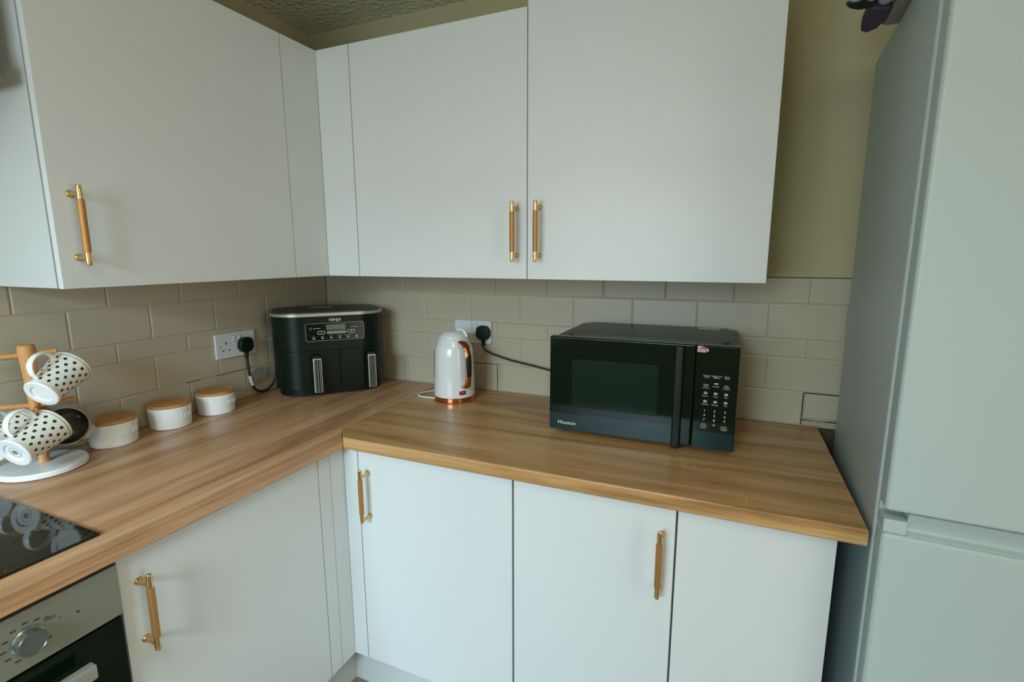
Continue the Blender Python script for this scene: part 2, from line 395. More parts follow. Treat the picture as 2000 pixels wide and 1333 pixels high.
def door(parent, bm, p=None, n=None, z=None, label=None):
    d = mk('door', bm, 'door', parent, True, world=True)
    if p:
        h = handle_bm(p, n, 0, *z); h.transform(MW[parent.name].inverted()); ho = mk('handle', h, ['brass', 'knurl'], d, True); ho['label'] = 'brass bar handle with a knurled grip'
    return d
UZ0, UZ1 = 1.2556, 1.9446
ug = None
# upper left cabinet
t = thing('wall_cabinet', 'white wall cabinet on the left wall above the canisters, its handle at far left', 'cabinet', (.15, -.75, UZ0))
door(t, B(.3035, .320, -1.0520, -.4585, UZ0, UZ1, .0012), (.320, -1.0188), (1, 0), (1.302, 1.459, 1.3184, 1.4435))
bm = bmesh.new(); bx(bm, .001, .2975, -1.0518, -1.0285, UZ0+.001, UZ1); bx(bm, .001, .298, -.4785, -.4605, UZ0+.001, UZ1); bx(bm, .001, .298, -1.0285, -.4785, UZ0+.001, UZ0+.019); bx(bm, .001, .298, -1.0285, -.4785, UZ1-.018, UZ1); bx(bm, .001, .006, -1.0285, -.4785, UZ0+.019, UZ1-.018)
mk('carcass', bm, 'carcass', t, world=True)
# corner cabinet carcass + fillers
t = thing('corner_filler', 'narrow white filler panel beside the left wall cabinet door in the corner', 'panel', (.311, -.39, UZ0))
mk('panel', B(.302, .3195, -.4565, -.3202, UZ0, UZ1, .0006), 'door', t, True, world=True)
mk('return_batten', B(.284, .3015, -.4565, -.3202, UZ0+.002, UZ1-.002), 'carcass', t, world=True)
t = thing('corner_filler', 'narrow white filler panel left of the back wall cabinets in the corner', 'panel', (.385, -.311, UZ0))
mk('panel', B(.3200, .4455, -.3200, -.302, UZ0, UZ1, .0006), 'door', t, True, world=True)
mk('return_batten', B(.3205, .4455, -.3015, -.284, UZ0+.002, UZ1-.002), 'carcass', t, world=True)
def upper(x0, x1, z1, hx, lab, dy=0):
    t = thing('wall_cabinet', lab, 'cabinet', ((x0+x1)/2, -.15, UZ0))
    door(t, B(x0+.0012, x1-.0008, -.320-dy, -.302-dy, UZ0, z1, .0012), (hx, -.320-dy), (0, -1), (1.304, 1.463, 1.3205, 1.4465))
    bm = bmesh.new(); a, b = x0+.001, x1-.001
    bx(bm, a, a+.018, -.298, -.001, UZ0+.001, z1); bx(bm, b-.018, b, -.298, -.001, UZ0+.001, z1); bx(bm, a+.018, b-.018, -.298, -.001, UZ0+.001, UZ0+.019); bx(bm, a+.018, b-.018, -.298, -.001, z1-.018, z1); bx(bm, a+.018, b-.018, -.006, -.001, UZ0+.019, z1-.018)
    mk('carcass', bm, 'carcass', t, world=True); return t
upper(.4465, 1.0238, UZ1, .9935, 'white wall cabinet on the back wall above the kettle, its handle at lower right')
upper(1.0245, 1.6175, 1.957, 1.0612, 'white wall cabinet on the back wall above the microwave, its handle at lower left', .002)

# ------------------------------------------------------------------ base units
DZ0, DZ1 = .1346, .790
def base_carcass(t, x0, x1, y0, y1):
    bm = bmesh.new(); s = .016; z0, z1 = DZ0, ZB-.0015
    bx(bm, x0, x0+s, y0, y1, z0, z1); bx(bm, x1-s, x1, y0, y1, z0, z1); bx(bm, x0+s, x1-s, y0, y1, z0, z0+s); bx(bm, x0+s, x1-s, y1-.006, y1, z0+s, z1); bx(bm, x0+s, x1-s, y0, y0+.1, z1-s, z1)
    return bm
t = thing('base_cabinet', 'white base cabinet between the oven and the corner, brass handle at its upper left', 'cabinet', (.3, -.91, 0))
door(t, B(.552, .570, -1.1535, -.6735, DZ0, DZ1, .0012), (.570, -1.1225), (1, 0), (.596, .750, .6085, .7275))
bm = base_carcass(t, -1.1535, -.6715, -.549, -.004); bm.transform(Matrix.Rotation(pi/2, 4, 'Z')); mk('carcass', bm, 'carcass', t, world=True)
t = thing('corner_post', 'narrow white filler strip between the left base door and the corner', 'panel', (.561, -.64, 0)); mk('panel', B(.552, .570, -.6710, -.6300, DZ0, DZ1, .001), 'door', t, True, world=True); mk('batten', B(.534, .5515, -.6710, -.6300, DZ0+.01, DZ1), 'carcass', t, world=True)
t = thing('corner_post', 'white corner post where the two runs of base cabinets meet', 'panel', (.58, -.59, 0))
mk('side_panel', B(.552, .570, -.6285, -.5752, DZ0, DZ1, .0006), 'door', t, True, world=True)
mk('front_panel', B(.5702, .6185, -.5750, -.5570, DZ0, DZ1, .0006), 'door', t, True, world=True)
def basecab(x0, x1, hx, lab, g0=.0008, g1=.0008):
    t = thing('base_cabinet', lab, 'cabinet', ((x0+x1)/2, -.3, 0))
    door(t, B(x0+g0, x1-g1, -.575, -.557, DZ0, DZ1, .0012), (hx, -.575) if hx else None, (0, -1), (.594, .7485, .6005, .7265))
    mk('carcass', base_carcass(t, x0+.0005, x1-.0005, -.555, -.004), 'carcass', t, world=True)
basecab(.6195, 1.0895, .6535, 'white base cabinet nearest the corner on the back wall, handle at its upper left', .0012, .0022)
basecab(1.0900, 1.4690, 1.4395, 'white middle base cabinet under the microwave, brass handle at its upper right', .0022, .0018)
basecab(1.4695, 1.7595, None, 'white base cabinet without a handle at the right end beside the fridge', .0018, 0)
t = thing('plinth', 'white plinth board under the left base cabinets', 'plinth', (.52, -.85, 0)); mk('board', B(.514, .530, -1.155, -.5345, 0.001, .1335), 'carcass', t, world=True)
t = thing('plinth', 'white plinth board under the back wall base cabinets', 'plinth', (1.1, -.53, 0)); mk('board', B(.5305, 1.7595, -.5345, -.518, 0.001, .1335), 'carcass', t, world=True)

# ------------------------------------------------------------------ oven + hob + hood
t = thing('built_in_oven', 'steel and black built-in oven under the hob at lower left', 'oven', (.3, -1.455, 0))
mk('housing', B(.02, .565, -1.755, -1.158, .16, .786), 'carcass', t, world=True)
mk('control_panel', B(.5655, .581, -1.7535, -1.1585, .690, .7855, .0015), 'steel', t, True, world=True)
mk('door', B(.5655, .580, -1.7535, -1.1600, .165, .685, .002), 'oven_glass', t, True, world=True, label='black glass oven door')
bm = bmesh.new(); bx(bm, .603, .620, -1.70, -1.2240, .6290, .6550, .003); bx(bm, .5805, .604, -1.300, -1.278, .632, .648, .002); bx(bm, .5805, .604, -1.695, -1.673, .624, .640, .002)
mk('door_handle', bm, 'steel_light', t, True, world=True)
bm = lathe(bmesh.new(), [(0, 0), (.0215, 0), (.0215, .003), (.0193, .005), (.0193, .017), (.0185, .0185), (.0168, .0185), (.0163, .0172), (0, .0172)], 48)
bm.transform(Matrix.Translation((.5812, -1.288, .7365)) @ Matrix.Rotation(pi/2, 4, 'Y')); kn = mk('knob', bm, 'knob', t, True, world=True)
bm = lathe(bmesh.new(), [(0, 0), (.0215, 0), (.0215, .003), (.0193, .005), (.0193, .017), (.0185, .0185), (.0168, .0185), (.0163, .0172), (0, .0172)], 48)
bm.transform(Matrix.Translation((.5812, -1.62, .7275)) @ Matrix.Rotation(pi/2, 4, 'Y')); kn = mk('knob', bm, 'knob', t, True, world=True)
bm = bmesh.new()
for k in range(11):   # small printed marks around the dial
    a = radians(-60+k*30); y, z = -1.288+.029*cos(a), .7365+.029*sin(a)
    if k in (2, 3): continue
    bx(bm, .5811, .5814, y-.0035, y+.0035, z-.0012, z+.0012)
bx(bm, .5811, .5814, -1.2235, -1.2195, .7365, .7405)
for i, (y, z) in enumerate(((-1.262, .7585), (-1.255, .7525), (-1.246, .746), (-1.262, .7535))): add(bm, text_bm('50' if i % 2 else 'o', .008), Matrix.Translation((.5813, y, z)) @ Matrix.Rotation(pi/2, 4, 'Z') @ Matrix.Rotation(pi/2, 4, 'X'))
mk('dial_print', bm, 'joint', t, world=True)['kind'] = 'stuff'
t = thing('induction_hob', 'black glass hob set into the worktop at the left edge', 'hob', (.3, -1.45, ZT))
mk('glass', B(.03, .540, -1.742, -1.1555, ZT+.0005, ZT+.0055, .0015), 'hob', t, True, world=True)
for (x, y, r) in ((.17, -1.31, .075), (.40, -1.32, .09), (.18, -1.58, .09), (.40, -1.58, .075)):
    bm = lathe(bmesh.new(), [(r-.001, 0), (r, 0), (r, .0002), (r-.001, .0002), (r-.001, 0)], 48); bm.transform(Matrix.Translation((x, y, ZT+.0056))); mk('zone_ring', bm, 'hob_ring', t, world=True)
t = thing('cooker_hood', 'grey metal cooker hood at the far left edge beside the wall cabinet', 'hood', (.15, -1.4, 1.63))
mk('canopy', B(.001, .300, -1.72, -1.0885, 1.634, 1.668, .002), 'steel', t, True, world=True)
mk('housing', B(.001, .290, -1.715, -1.116, 1.6685, H-.001, .002), 'carcass', t, True, world=True)

# ------------------------------------------------------------------ fridge freezer
FT = radians(-3)
fr = thing('fridge_freezer', 'tall white fridge freezer at the right edge', 'fridge', (1.8055, -.646, 0), FT)
mk('cabinet', B(0, .60, .060, .625, .02, 1.795, .006, 3), 'fridge', fr, True)
mk('door_seal', B(.006, .594, .052, .0598, .05, 1.79), 'gasket', fr)
mk('upper_door', B(.001, .599, 0, .051, .8925, 1.795, .007, 4), 'fridge', fr, True)
mk('lower_door', B(.001, .599, 0, .051, .04, .8525, .007, 4), 'fridge', fr, True)
bm = bmesh.new()   # block left of the grip, and recessed slot above it
bx(bm, .0015, .0345, .0008, .050, .8535, .8780, .002); bx(bm, .0015, .0345, .042, .050, .8775, .8924)
mk('hinge_block', bm, 'fridge', fr, True)
prof = [(.0012, .8924), (.0030, .889), (.0075, .881), (.0115, .873), (.0145, .866), (.0165, .861), (.0160, .8580), (.0130, .8565), (.0030, .8560), (.0010, .8545), (.0015, .8528), (.05, .8528), (.05, .8924)]
bm = bmesh.new(); a = [bm.verts.new((.0350, y, z)) for y, z in prof]; b = [bm.verts.new((.598, y, z)) for y, z in prof]
for i in range(len(prof)): j = (i+1) % len(prof); bm.faces.new((a[i], a[j], b[j], b[i]))
bm.faces.new(a); bm.faces.new(b[::-1]); mk('grip_channel', bm, 'fridge', fr, True)
for a in ((.04, .12, .10, .15), (.48, .56, .10, .15), (.04, .12, .52, .57), (.48, .56, .52, .57)): mk('foot', B(*a, 0, .0199), 'hole', fr)

# things lying on top of the fridge, overhanging its left edge
bg_ = thing('fabric_bag', 'grey fabric bag with a purple tab, lying on top of the fridge', 'bag', (1.86, -.36, 1.797))
mk('pouch', B(1.797, 1.93, -.50, -.2390, 1.797, 1.835, .012, 3), 'grey_cloth', bg_, True, world=True)
def tab(poly, z0, z1, bev=.004): return prism(bmesh.new(), poly, z0, z1, bev=bev)
mk('purple_tab', tab([(1.757, -.352), (1.790, -.339), (1.7965, -.335), (1.7985, -.28), (1.7945, -.240), (1.778, -.2225), (1.7655, -.235), (1.7605, -.262), (1.7585, -.31)], 1.796, 1.814), 'purple', bg_, True, world=True)
bm = tube(bmesh.new(), [(1.781, -.352, 1.812), (1.781, -.3535, 1.812), (1.784, -.375, 1.812), (1.79, -.43, 1.815), (1.80, -.49, 1.815)], [.005, .0135, .0175, .0185, .018], 16); mk('pale_roll', bm, 'lightgrey', bg_, True, world=True)
for (x, y) in ((1.728, -.372), (1.752, -.372)):
    bm = tube(bmesh.new(), [(x, y, 1.812), (x+.002, y-.012, 1.813), (x+.005, y-.03, 1.815), (1.80, y-.09, 1.818)], [.012, .016, .016, .013], 14); mk('pale_roll', bm, 'pale_cloth', bg_, True, world=True)
mk('dark_tip', tab([(1.712, -.385), (1.7215, -.366), (1.7385, -.352), (1.7600, -.3515), (1.757, -.375), (1.74, -.392)], 1.797, 1.803, .001), 'dark_cloth', bg_, True, world=True)

# ------------------------------------------------------------------ sockets and plugs
def socket(name, label, mtx, holes_left, plugs):
    t = thing(name, label, 'socket', mw=mtx)     # local: x right, y up, z out of wall; centre of plate
    mk('plate', prism(bmesh.new(), rrect(-.0745, .0745, -.0415, .0415, .005, 4), .0002, .0085, bev=.002), 'socket', t, True)
    for x in (-.0075, .0125): 
        bm = bmesh.new(); bx(bm, x-.0052, x+.0052, .0115, .0320, .0085, .0115, .0012); s = mk('switch', bm, 'socket', t, True)
        s2 = mk('rocker_line', B(x-.0058, x+.0058, .0108, .0327, .0084, .0088), 'gasket', t)
    if holes_left:
        bm = bmesh.new(); bx(bm, -.0395, -.0355, .005, .0135, .0078, .0089); bx(bm, -.0520, -.0460, -.0165, -.0125, .0078, .0089); bx(bm, -.0290, -.0230, -.0165, -.0125, .0078, .0089)
        lath = lathe(bmesh.new(), [(0, .0089), (.0022, .0089), (.0022, .0078)], 10); lath.transform(Matrix.Translation((-.058, -.001, 0))); add(bm, lath)
        mk('pin_holes', bm, 'hole', t)
    return t
def plug(name, label, mtx, pts, r, parts):
    t = thing(name, label, 'plug', mw=mtx)
    out = [(-.020, .022), (-.010, .0275), (.010, .0275), (.020, .022), (.0262, .008), (.0262, -.008), (.018, -.020), (.009, -.0235), (-.009, -.0235), (-.018, -.020), (-.0262, -.008), (-.0262, .008)]
    bm = prism(bmesh.new(), out, .0002, .021, bev=.004)
    mk('plug_body', bm, 'black_plastic', t, True)
    mk('strain_relief', tube(bmesh.new(), [(0, -.019, .011), (0, -.030, .011), (0, -.046, .011)], [.0085, .0068, .0048], 12), 'black_plastic', t, True)
    c = tube(bmesh.new(), spline(pts), r, 10); mk('cable', c, 'cable', t, True, world=True)
    for nm, bm, m, sm in parts: mk(nm, bm, m, t, sm, world=True)
    return t
LM = Matrix.Translation((0, -.4435, 1.0235)) @ Matrix.Rotation(pi/2, 4, 'Z') @ Matrix.Rotation(pi/2, 4, 'X')
BM = Matrix.Translation((.688, 0, 1.0455)) @ Matrix.Rotation(pi/2, 4, 'X')
socket('wall_socket', 'white double wall socket on the left wall beside the air fryer', LM, True, None)
socket('wall_socket', 'white double wall socket on the back wall behind the kettle', BM, False, None)
for nm, p in ():
    pass
lab = bmesh.new(); 
parts = [('cable_sleeve', tube(bmesh.new(), [(.0195, -.4108, .907), (.020, -.4085, .89), (.0205, -.4035, .872)], .0058, 10), 'sleeve', True)]
tg = bmesh.new(); vs = [tg.verts.new(v) for v in ((.0205, -.4035, .9120), (.0125, -.342, .9285), (.0125, -.340, .889), (.0145, -.368, .8765), (.0215, -.4035, .8740))]; f = tg.faces.new(vs); ex = bmesh.ops.extrude_face_region(tg, geom=[f]); bmesh.ops.translate(tg, verts=[v for v in ex['geom'] if isinstance(v, bmesh.types.BMVert)], vec=(.0008, 0, 0))
parts.append(('care_tag', tg, 'tag', False))
og = bmesh.new(); vs = [og.verts.new(v) for v in ((.0225, -.4030, .8790), (.0168, -.369, .8835), (.0163, -.366, .8780), (.0228, -.4030, .8720))]; f = og.faces.new(vs); ex = bmesh.ops.extrude_face_region(og, geom=[f]); bmesh.ops.translate(og, verts=[v for v in ex['geom'] if isinstance(v, bmesh.types.BMVert)], vec=(.0008, 0, 0)); parts.append(('orange_stripe', og, 'orange', False))
plug('plug', 'black plug with a tagged cable in the left wall socket', Matrix.Translation((.0087, -.4155, 1.0170)) @ Matrix.Rotation(pi/2, 4, 'Z') @ Matrix.Rotation(pi/2, 4, 'X'),
     [(.0197, -.4155, .972), (.0197, -.4140, .945), (.020, -.4105, .907), (.0205, -.4035, .872), (.021, -.385, .8475), (.021, -.353, .8400), (.021, -.322, .8560), (.0215, -.3045, .885), (.0215, -.298, .915)], .0042, parts)
plug('plug', 'black plug in the back wall socket, its cable running to the microwave', Matrix.Translation((.7355, -.0087, 1.0440)) @ Matrix.Rotation(pi/2, 4, 'X'),
     [(.7355, -.0197, .998), (.740, -.020, .988), (.757, -.020, .977), (.790, -.021, .967), (.849, -.023, .954), (.92, -.026, .944), (.987, -.030, .934), (1.06, -.036, .924), (1.11, -.04, .915)], .0036, [])

# ------------------------------------------------------------------ air fryer
FZ = ZT
fy = thing('air_fryer', 'black dual-drawer air fryer in the corner of the worktop', 'air fryer', (.1566, -.4075, ZT), .8472)
X0, X1, D = -.012, .364, .262
out = rrect(X0, X1, 0, D, .095, 14)
mk('base', prism(bmesh.new(), rrect(X0+.012, X1-.012, .012, D-.012, .085, 12), .006, .030, bev=.004), 'fryer_base', fy, True)
bm = bmesh.new()
for (x, y) in ((.04, .06), (.31, .06), (.04, .2), (.31, .2)):
    q = lathe(bmesh.new(), [(0, 0), (.012, 0), (.012, .0062), (0, .0062)], 12); q.transform(Matrix.Translation((x, y, 0))); mk('foot', q, 'fryer_base', fy, True)
mk('lower_body', prism(bmesh.new(), rrect(X0+.004, X1-.004, .010, D, .09, 14), .0302, .1660), 'fryer', fy, True)
mk('upper_body', prism(bmesh.new(), out, .1662, .2850, bev=.003), 'fryer', fy, True)
mk('lid_trim', prism(bmesh.new(), rrect(X0-.004, X1+.004, -.004, D+.004, .097, 16), .2852, .2955, bev=.0015), 'silver', fy, True, label='silver band around the top')
mk('lid', prism(bmesh.new(), rrect(X0+.006, X1-.006, .006, D-.006, .09, 16), .2956, .2990, bev=.001), 'mw_body', fy, True)
mk('top_label', B(.12, .20, .17, .215, .2991, .2996), 'silver', fy)
def drawer(xa, xb, hx):
    # front shell following the rounded front outline between xa and xb
    o = rrect(X0, X1, .0, D, .095, 24)
    fp = [q for q in o if q[1] < .11 and xa-1e-6 <= q[0] <= xb+1e-6]
    left = xa < .1
    fp.sort(key=lambda q: q[0]) 
    if left: fp = sorted([q for q in fp if q[0] < .09], key=lambda q: -q[1])+[(xb, 0)]
    else: fp = [(xa, 0)]+sorted([q for q in fp if q[0] > .26], key=lambda q: q[1])
    inn = [(q[0]+(.012 if (left and q[0] < .0) else (-.012 if (not left and q[0] > .35) else 0)), q[1]+.0095) for q in fp]
    bm = prism(bmesh.new(), fp+inn[::-1], .0320, .1645)
    d = mk('drawer', bm, 'fryer', fy, True)
    # handle: black arm from the drawer, chrome front plate
    bm = bmesh.new(); bx(bm, hx-.0125, hx+.0125, -.040, -.0002, .128, .155, .005, 3, 0); bx(bm, hx-.0118, hx+.0118, -.0405, -.029, .030, .150, .003, 2, 0)
    bx(bm, hx-.0135, hx+.0135, -.0450, -.0400, .0270, .1450, .002, 2, 1)
    for dx in (-.0075, 0, .0075): bx(bm, hx+dx-.0016, hx+dx+.0016, -.0468, -.0450, .0285, .1435, .0007, 1, 1)
    h = mk('handle', bm, ['black_plastic', 'chrome'], d, True, label='black handle with ribbed chrome front')
drawer(X0, .1972, .1205); drawer(.1995, X1, .3020)
# control panel, display, print
pa = bmesh.new(); prism(pa, [(x, y) for x, y in rrect(.0915, .2865, -.0310, .0310, .006, 4)], 0, .0016)
cpm = FRONT(0, -.0005, .2300); pa.transform(cpm); cp = mk('control_panel', pa, 'gloss_black', fy, True)
def ring(outer, inner, d0, d1):
    bm = bmesh.new(); n = len(outer); A = [[bm.verts.new((p[0], p[1], z)) for p in poly] for poly, z in ((outer, d0), (outer, d1), (inner, d1), (inner, d0))]
    for i in range(4):
        a, b = A[i], A[(i+1) % 4]
        for k in range(n): bm.faces.new((a[k], a[(k+1) % n], b[(k+1) % n], b[k]))
    return bm
bm = ring(rrect(.0915, .2865, -.0310, .0310, .006, 4), rrect(.0932, .2848, -.0293, .0293, .005, 4), .0016, .0024); bm.transform(cpm); mk('panel_border', bm, 'dimprint', cp, True)
Zc = lambda z: z-.2300-ZT
bm = bmesh.new(); bx(bm, .1600, .2240, .0015+.000, .0030, 0, .001); bm.free()
bm = B(.1590, .2240, .0060, .0245, .0017, .0021); bm.transform(cpm); mk('display', bm, 'lcd', cp)
bm = prism(bmesh.new(), rrect(.1600, .2260, -.0085, .0025, .0050, 5), .0017, .0026); bm.transform(cpm); mk('bar_button', bm, 'dimprint', cp, True)
bm = bmesh.new()
for x in (.1425, .2425): add(bm, ring(rrect(x-.0125, x+.0125, -.0080, .0035, .0055, 5), rrect(x-.0113, x+.0113, -.0068, .0023, .0043, 5), .0016, .0021)); 
for x, ch in ((.1425, '1'), (.2425, '2')): add(bm, text_bm(ch, .0085), Matrix.Translation((x, -.002, .0022)))
for x in (.121, .129, .137, .245, .253, .261): bx(bm, x-.003, x+.003, .0125, .0138, .0017, .0021)
for k, w in enumerate(('AIR FRY', 'ROAST', 'BAKE', 'REHEAT', 'DEHYDRATE', 'MAX')):
    x = .117+k*.0285; bx(bm, x-.0035, x+.0035, -.0235, -.0205, .0017, .0021); add(bm, text_bm(w, .0034), Matrix.Translation((x, -.0160, .0020)))
bm.transform(cpm); mk('panel_print', bm, 'print', cp)['kind'] = 'stuff'
for x in (.1085, .2725): q = lathe(bmesh.new(), [(0, .0022), (.0052, .0022), (.0052, .0016)], 16); q.transform(cpm @ Matrix.Translation((x, .0135, 0))); mk('power_button', q, 'red', cp)
bm = text_bm('NINJA', .0150, .0005); bm.transform(FRONT(.190, -.0008, .2705)); mk('lettering', bm, 'print', fy)

# ------------------------------------------------------------------ microwave
mwv = thing('microwave', 'black microwave with a green tint standing on the back worktop', 'microwave', (1.0986, -.3356, ZT), .0026)
z0 = .012; w, h, d = .4756, .2620, .325
mk('casing', B(.004, w-.004, .030, d, z0+.003, z0+h-.004, .004, 3), 'mw_body', mwv, True)
mk('top_plate', prism(bmesh.new(), rrect(.035, w-.025, .045, d-.01, .02, 5), z0+h-.0045, z0+h+.0015, bev=.0015), 'mw_body', mwv, True)
mk('door', B(0, .3752, 0, .0295, z0, z0+h, .004, 3), 'mw_black', mwv, True)
mdoor = bpy.data.objects['door.%03d' % 0] if 'door.000' in bpy.data.objects else None
md = COL.objects[-1]
mk('control_panel', B(.3766, w, 0, .0295, z0, z0+h, .004, 3), 'mw_black', mwv, True)
mcp = COL.objects[-1]
def fpan(x0, x1, za, zb, r, m, name, par, dep=.0006, y=-.0001):
    bm = prism(bmesh.new(), rrect(x0, x1, za, zb, r, 6), 0, dep); bm.transform(FRONT(0, y, -ZT)); return mk(name, bm, m, par, True)
fpan(.026, .300, .8935, 1.064, .02, 'mw_black', 'window_surround', md, .0005)
fpan(.0640, .2900, .9120, 1.0440, .006, 'mw_window', 'window', md, .0009)
fpan(.0020, .3280, .8440, .8900, .002, 'mw_strip', 'lower_strip', md, .0006)
fpan(.3790, .4735, .8440, .8880, .002, 'mw_strip', 'lower_strip', mcp, .0006)
bm = bmesh.new(); bx(bm, .3290, .3500, -.0180, -.0005, z0-.004, z0+h-.003, .005, 3); mk('handle', bm, 'black_plastic', md, True)
add_ = bmesh.new()
T = lambda s, x, z, size: add(add_, text_bm(s, size), FRONT(x, -.0009, z-ZT))
LAB = {1.0277: ('Cooking\nTime', 'Weight-Time\nDefrost', 'Clock-\nTimer'), 1.0055: ('Power\nLevel', None, 'Grill-\nCombo')}
cols = (.4040, .4272, .4508)
for z, ls in LAB.items():
    for x, s in zip(cols, ls):
        if s: T(s, x, z, .0046)
T('Dry Plate', cols[1], 1.0040, .0038)
for x in (cols[0], cols[2]): bx(add_, x-.0085, x+.0085, -.0010, -.0006, .9985-ZT, .9991-ZT)
icons = []
for z, ls in ((.9860, ('Popcorn', 'Potato', 'Pizza')), (.9650, ('Vegetable', 'Beverage', 'Meat'))):
    for x, s in zip(cols, ls):
        T(s, x, z-.0075, .0040)
        add(add_, ring([(x+.0042*cos(a*pi/6)*(1+.15*sin(3*a)), z+.0032*sin(a*pi/6)-ZT) for a in range(12)], [(x+.0028*cos(a*pi/6), z+.0020*sin(a*pi/6)-ZT) for a in range(12)], 0, .0003), FRONT(0, -.0006, 0))
        bx(add_, x-.0014, x+.0016, -.0010, -.0006, z-.0006-ZT, z+.0006-ZT)
x = cols[1]; bx(add_, x-.0045, x+.0045, -.0010, -.0006, 1.0095-ZT, 1.0125-ZT, .0003, 1)
for i, row in enumerate(('123', '456', '789')):
    for x, s in zip(cols, row): T(s, x, .9413-i*.0117, .0085)
T('0', cols[1], .9062, .0085)
T('STOP', cols[0], .9060, .0044); T('Cancel', cols[0], .8975, .0044); T('START', cols[2], .9040, .0044); T('+30 Sec', cols[2], .8960, .0044)
for x, z in ((cols[0], .9018), (cols[2], .8998)): bx(add_, x-.0090, x+.0090, -.0010, -.0006, z-.0003-ZT, z+.0003-ZT)
mk('button_print', add_, 'print', mcp)['kind'] = 'stuff'
bm = text_bm('Hisense', .0150, .0003, space=1.08); bm.transform(FRONT(.0510, -.0010, .8635-ZT)); mk('lettering', bm, 'print', md)
bm = prism(bmesh.new(), [(.3795, 1.0870), (.3990, 1.0865), (.4000, 1.0905), (.4055, 1.0880), (.4050, 1.0960), (.3880, 1.1030), (.3795, 1.1020)], 0, .0003); bm.transform(FRONT(0, -.0001, -ZT)); mk('torn_sticker', bm, 'label', mcp)
bm = prism(bmesh.new(), [(.3850, 1.0960), (.4010, 1.0940), (.4015, 1.0975), (.3880, 1.1000)], 0, .0002); bm.transform(FRONT(0, -.0005, -ZT)); mk('sticker_print', bm, 'pinkish', mcp)
mk('top_label', B(.365, .425, d-.045, d-.012, z0+h+.0016, z0+h+.0021), 'silver', mwv)
bm = bmesh.new()
for (x, y) in ((.03, .05), (w-.05, .05), (.03, d-.05), (w-.05, d-.05)):
    q = lathe(bmesh.new(), [(0, 0), (.012, 0), (.014, .0149), (0, .0149)], 14); q.transform(Matrix.Translation((x, y, 0))); mk('foot', q, 'fryer_base', mwv, True)

# ------------------------------------------------------------------ kettle
KX, KY = .6859, -.1447
kt = thing('kettle', 'white electric kettle with polished copper handle and base band', 'kettle', (KX, KY, ZT))
cone = lambda z: .0705-.0040*(z-.02)/.155-(.0075*((z-.165)/.031)**2 if z > .165 else 0)
mk('base_band', lathe(bmesh.new(), [(0, .0005), (.0685, .0005), (.0713, .002), (.0713, .0030), (.0700, .0040), (.0700, .0165), (.0690, .0175), (0, .0175)], 56), 'copper', kt, True, label='copper band')
prof = [(0, .0176), (.0700, .0178), (.0706, .0195)]+[(cone(z), z) for z in [.022+.0193*k for k in range(10)]]+[(.0560, .2030), (.0525, .2115), (.0500, .2165), (0, .2165)]
mk('body', lathe(bmesh.new(), prof, 64), 'kettle', kt, True)
mk('lid', lathe(bmesh.new(), [(.0492, .2167), (.0492, .2190), (.0480, .2220), (.0400, .2320), (.0280, .2385), (.0140, .2415), (0, .2420)], 56), 'kettle', kt, True)
tw = math.atan2(-.866, .50)      # direction towards the camera
ha = tw+radians(27); hd = Vector((cos(ha), sin(ha), 0)); hs = Vector((-sin(ha), cos(ha), 0))
def ribbon(bm, pts, w_, t_, mis):
    rings = []; P = [Vector((p[0], 0, p[1])) for p in pts]
    for i, p in enumerate(P):
        dd = (P[min(i+1, len(P)-1)]-P[max(i-1, 0)]).normalized(); nn = Vector((dd.z, 0, -dd.x)); ww, tt = w_[i], t_[i]
        ring_ = []
        for k in range(12):
            a = 2*pi*k/12; q = p+nn*(tt*cos(a)); ring_.append(bm.verts.new(hd*q.x+hs*(ww*sin(a))+Vector((0, 0, q.z))))
        rings.append(ring_)
    for i, (a, b) in enumerate(zip(rings, rings[1:])):
        for k in range(12): f = bm.faces.new((a[k], a[(k+1) % 12], b[(k+1) % 12], b[k])); f.material_index = mis(i)
    bm.faces.new(rings[0]); bm.faces.new(rings[-1][::-1]); return bm
hp = spline([(.0500, .206), (.0660, .2070), (.0880, .197), (.1010, .172), (.1040, .140), (.1025, .105), (.0985, .075), (.0890, .060), (.0680, .0560)], 5)
pts = [(p.x, p.y) for p in [Vector((a.x, a.y, 0)) for a in hp]]
n = len(pts); wl_ = [.0135 if i < 12 else .0110 for i in range(n)]; wl_[-6:] = [.0115]*6
bm = ribbon(bmesh.new(), pts, wl_, [.0055]*n, lambda i: 0); mk('handle', bm, 'copper', kt, True, label='polished copper loop handle')
bm = ribbon(bmesh.new(), [(p[0]+.0030, p[1]) for p in pts[16:27]], [.0092]*11, [.0048]*11, lambda i: 0); mk('grip_inlay', bm, 'black_plastic', kt, True, label='dark grip inlay')
# spout opposite the handle, raised lip beside the lid, water window, switch
sd = -hd; bm = bmesh.new(); rr_ = []
for z, r_, w_ in ((.178, .0585, .004), (.195, .064, .014), (.212, .0735, .018), (.2175, .076, .017)):
    rr_.append([bm.verts.new(sd*(r_*cos(a*.5))+hs*(-w_*1.3*sin(a))+Vector((0, 0, z)) if True else None) for a in (-1.4, -.8, 0, .8, 1.4)])
for a, b in zip(rr_, rr_[1:]):
    for k in range(4): bm.faces.new((a[k], a[k+1], b[k+1], b[k]))
bmesh.ops.solidify(bm, geom=bm.faces[:], thickness=.0015); mk('spout', bm, 'kettle', kt, True)
la = tw+radians(62); L_ = lambda r_, z: (r_*cos(la), r_*sin(la), z)
bm = tube(bmesh.new(), spline([L_(.012, .2400), L_(.022, .2440), L_(.034, .2425), L_(.044, .2340), L_(.0505, .2200)], 6), .0045, 10); mk('lid_lever', bm, 'kettle', kt, True)
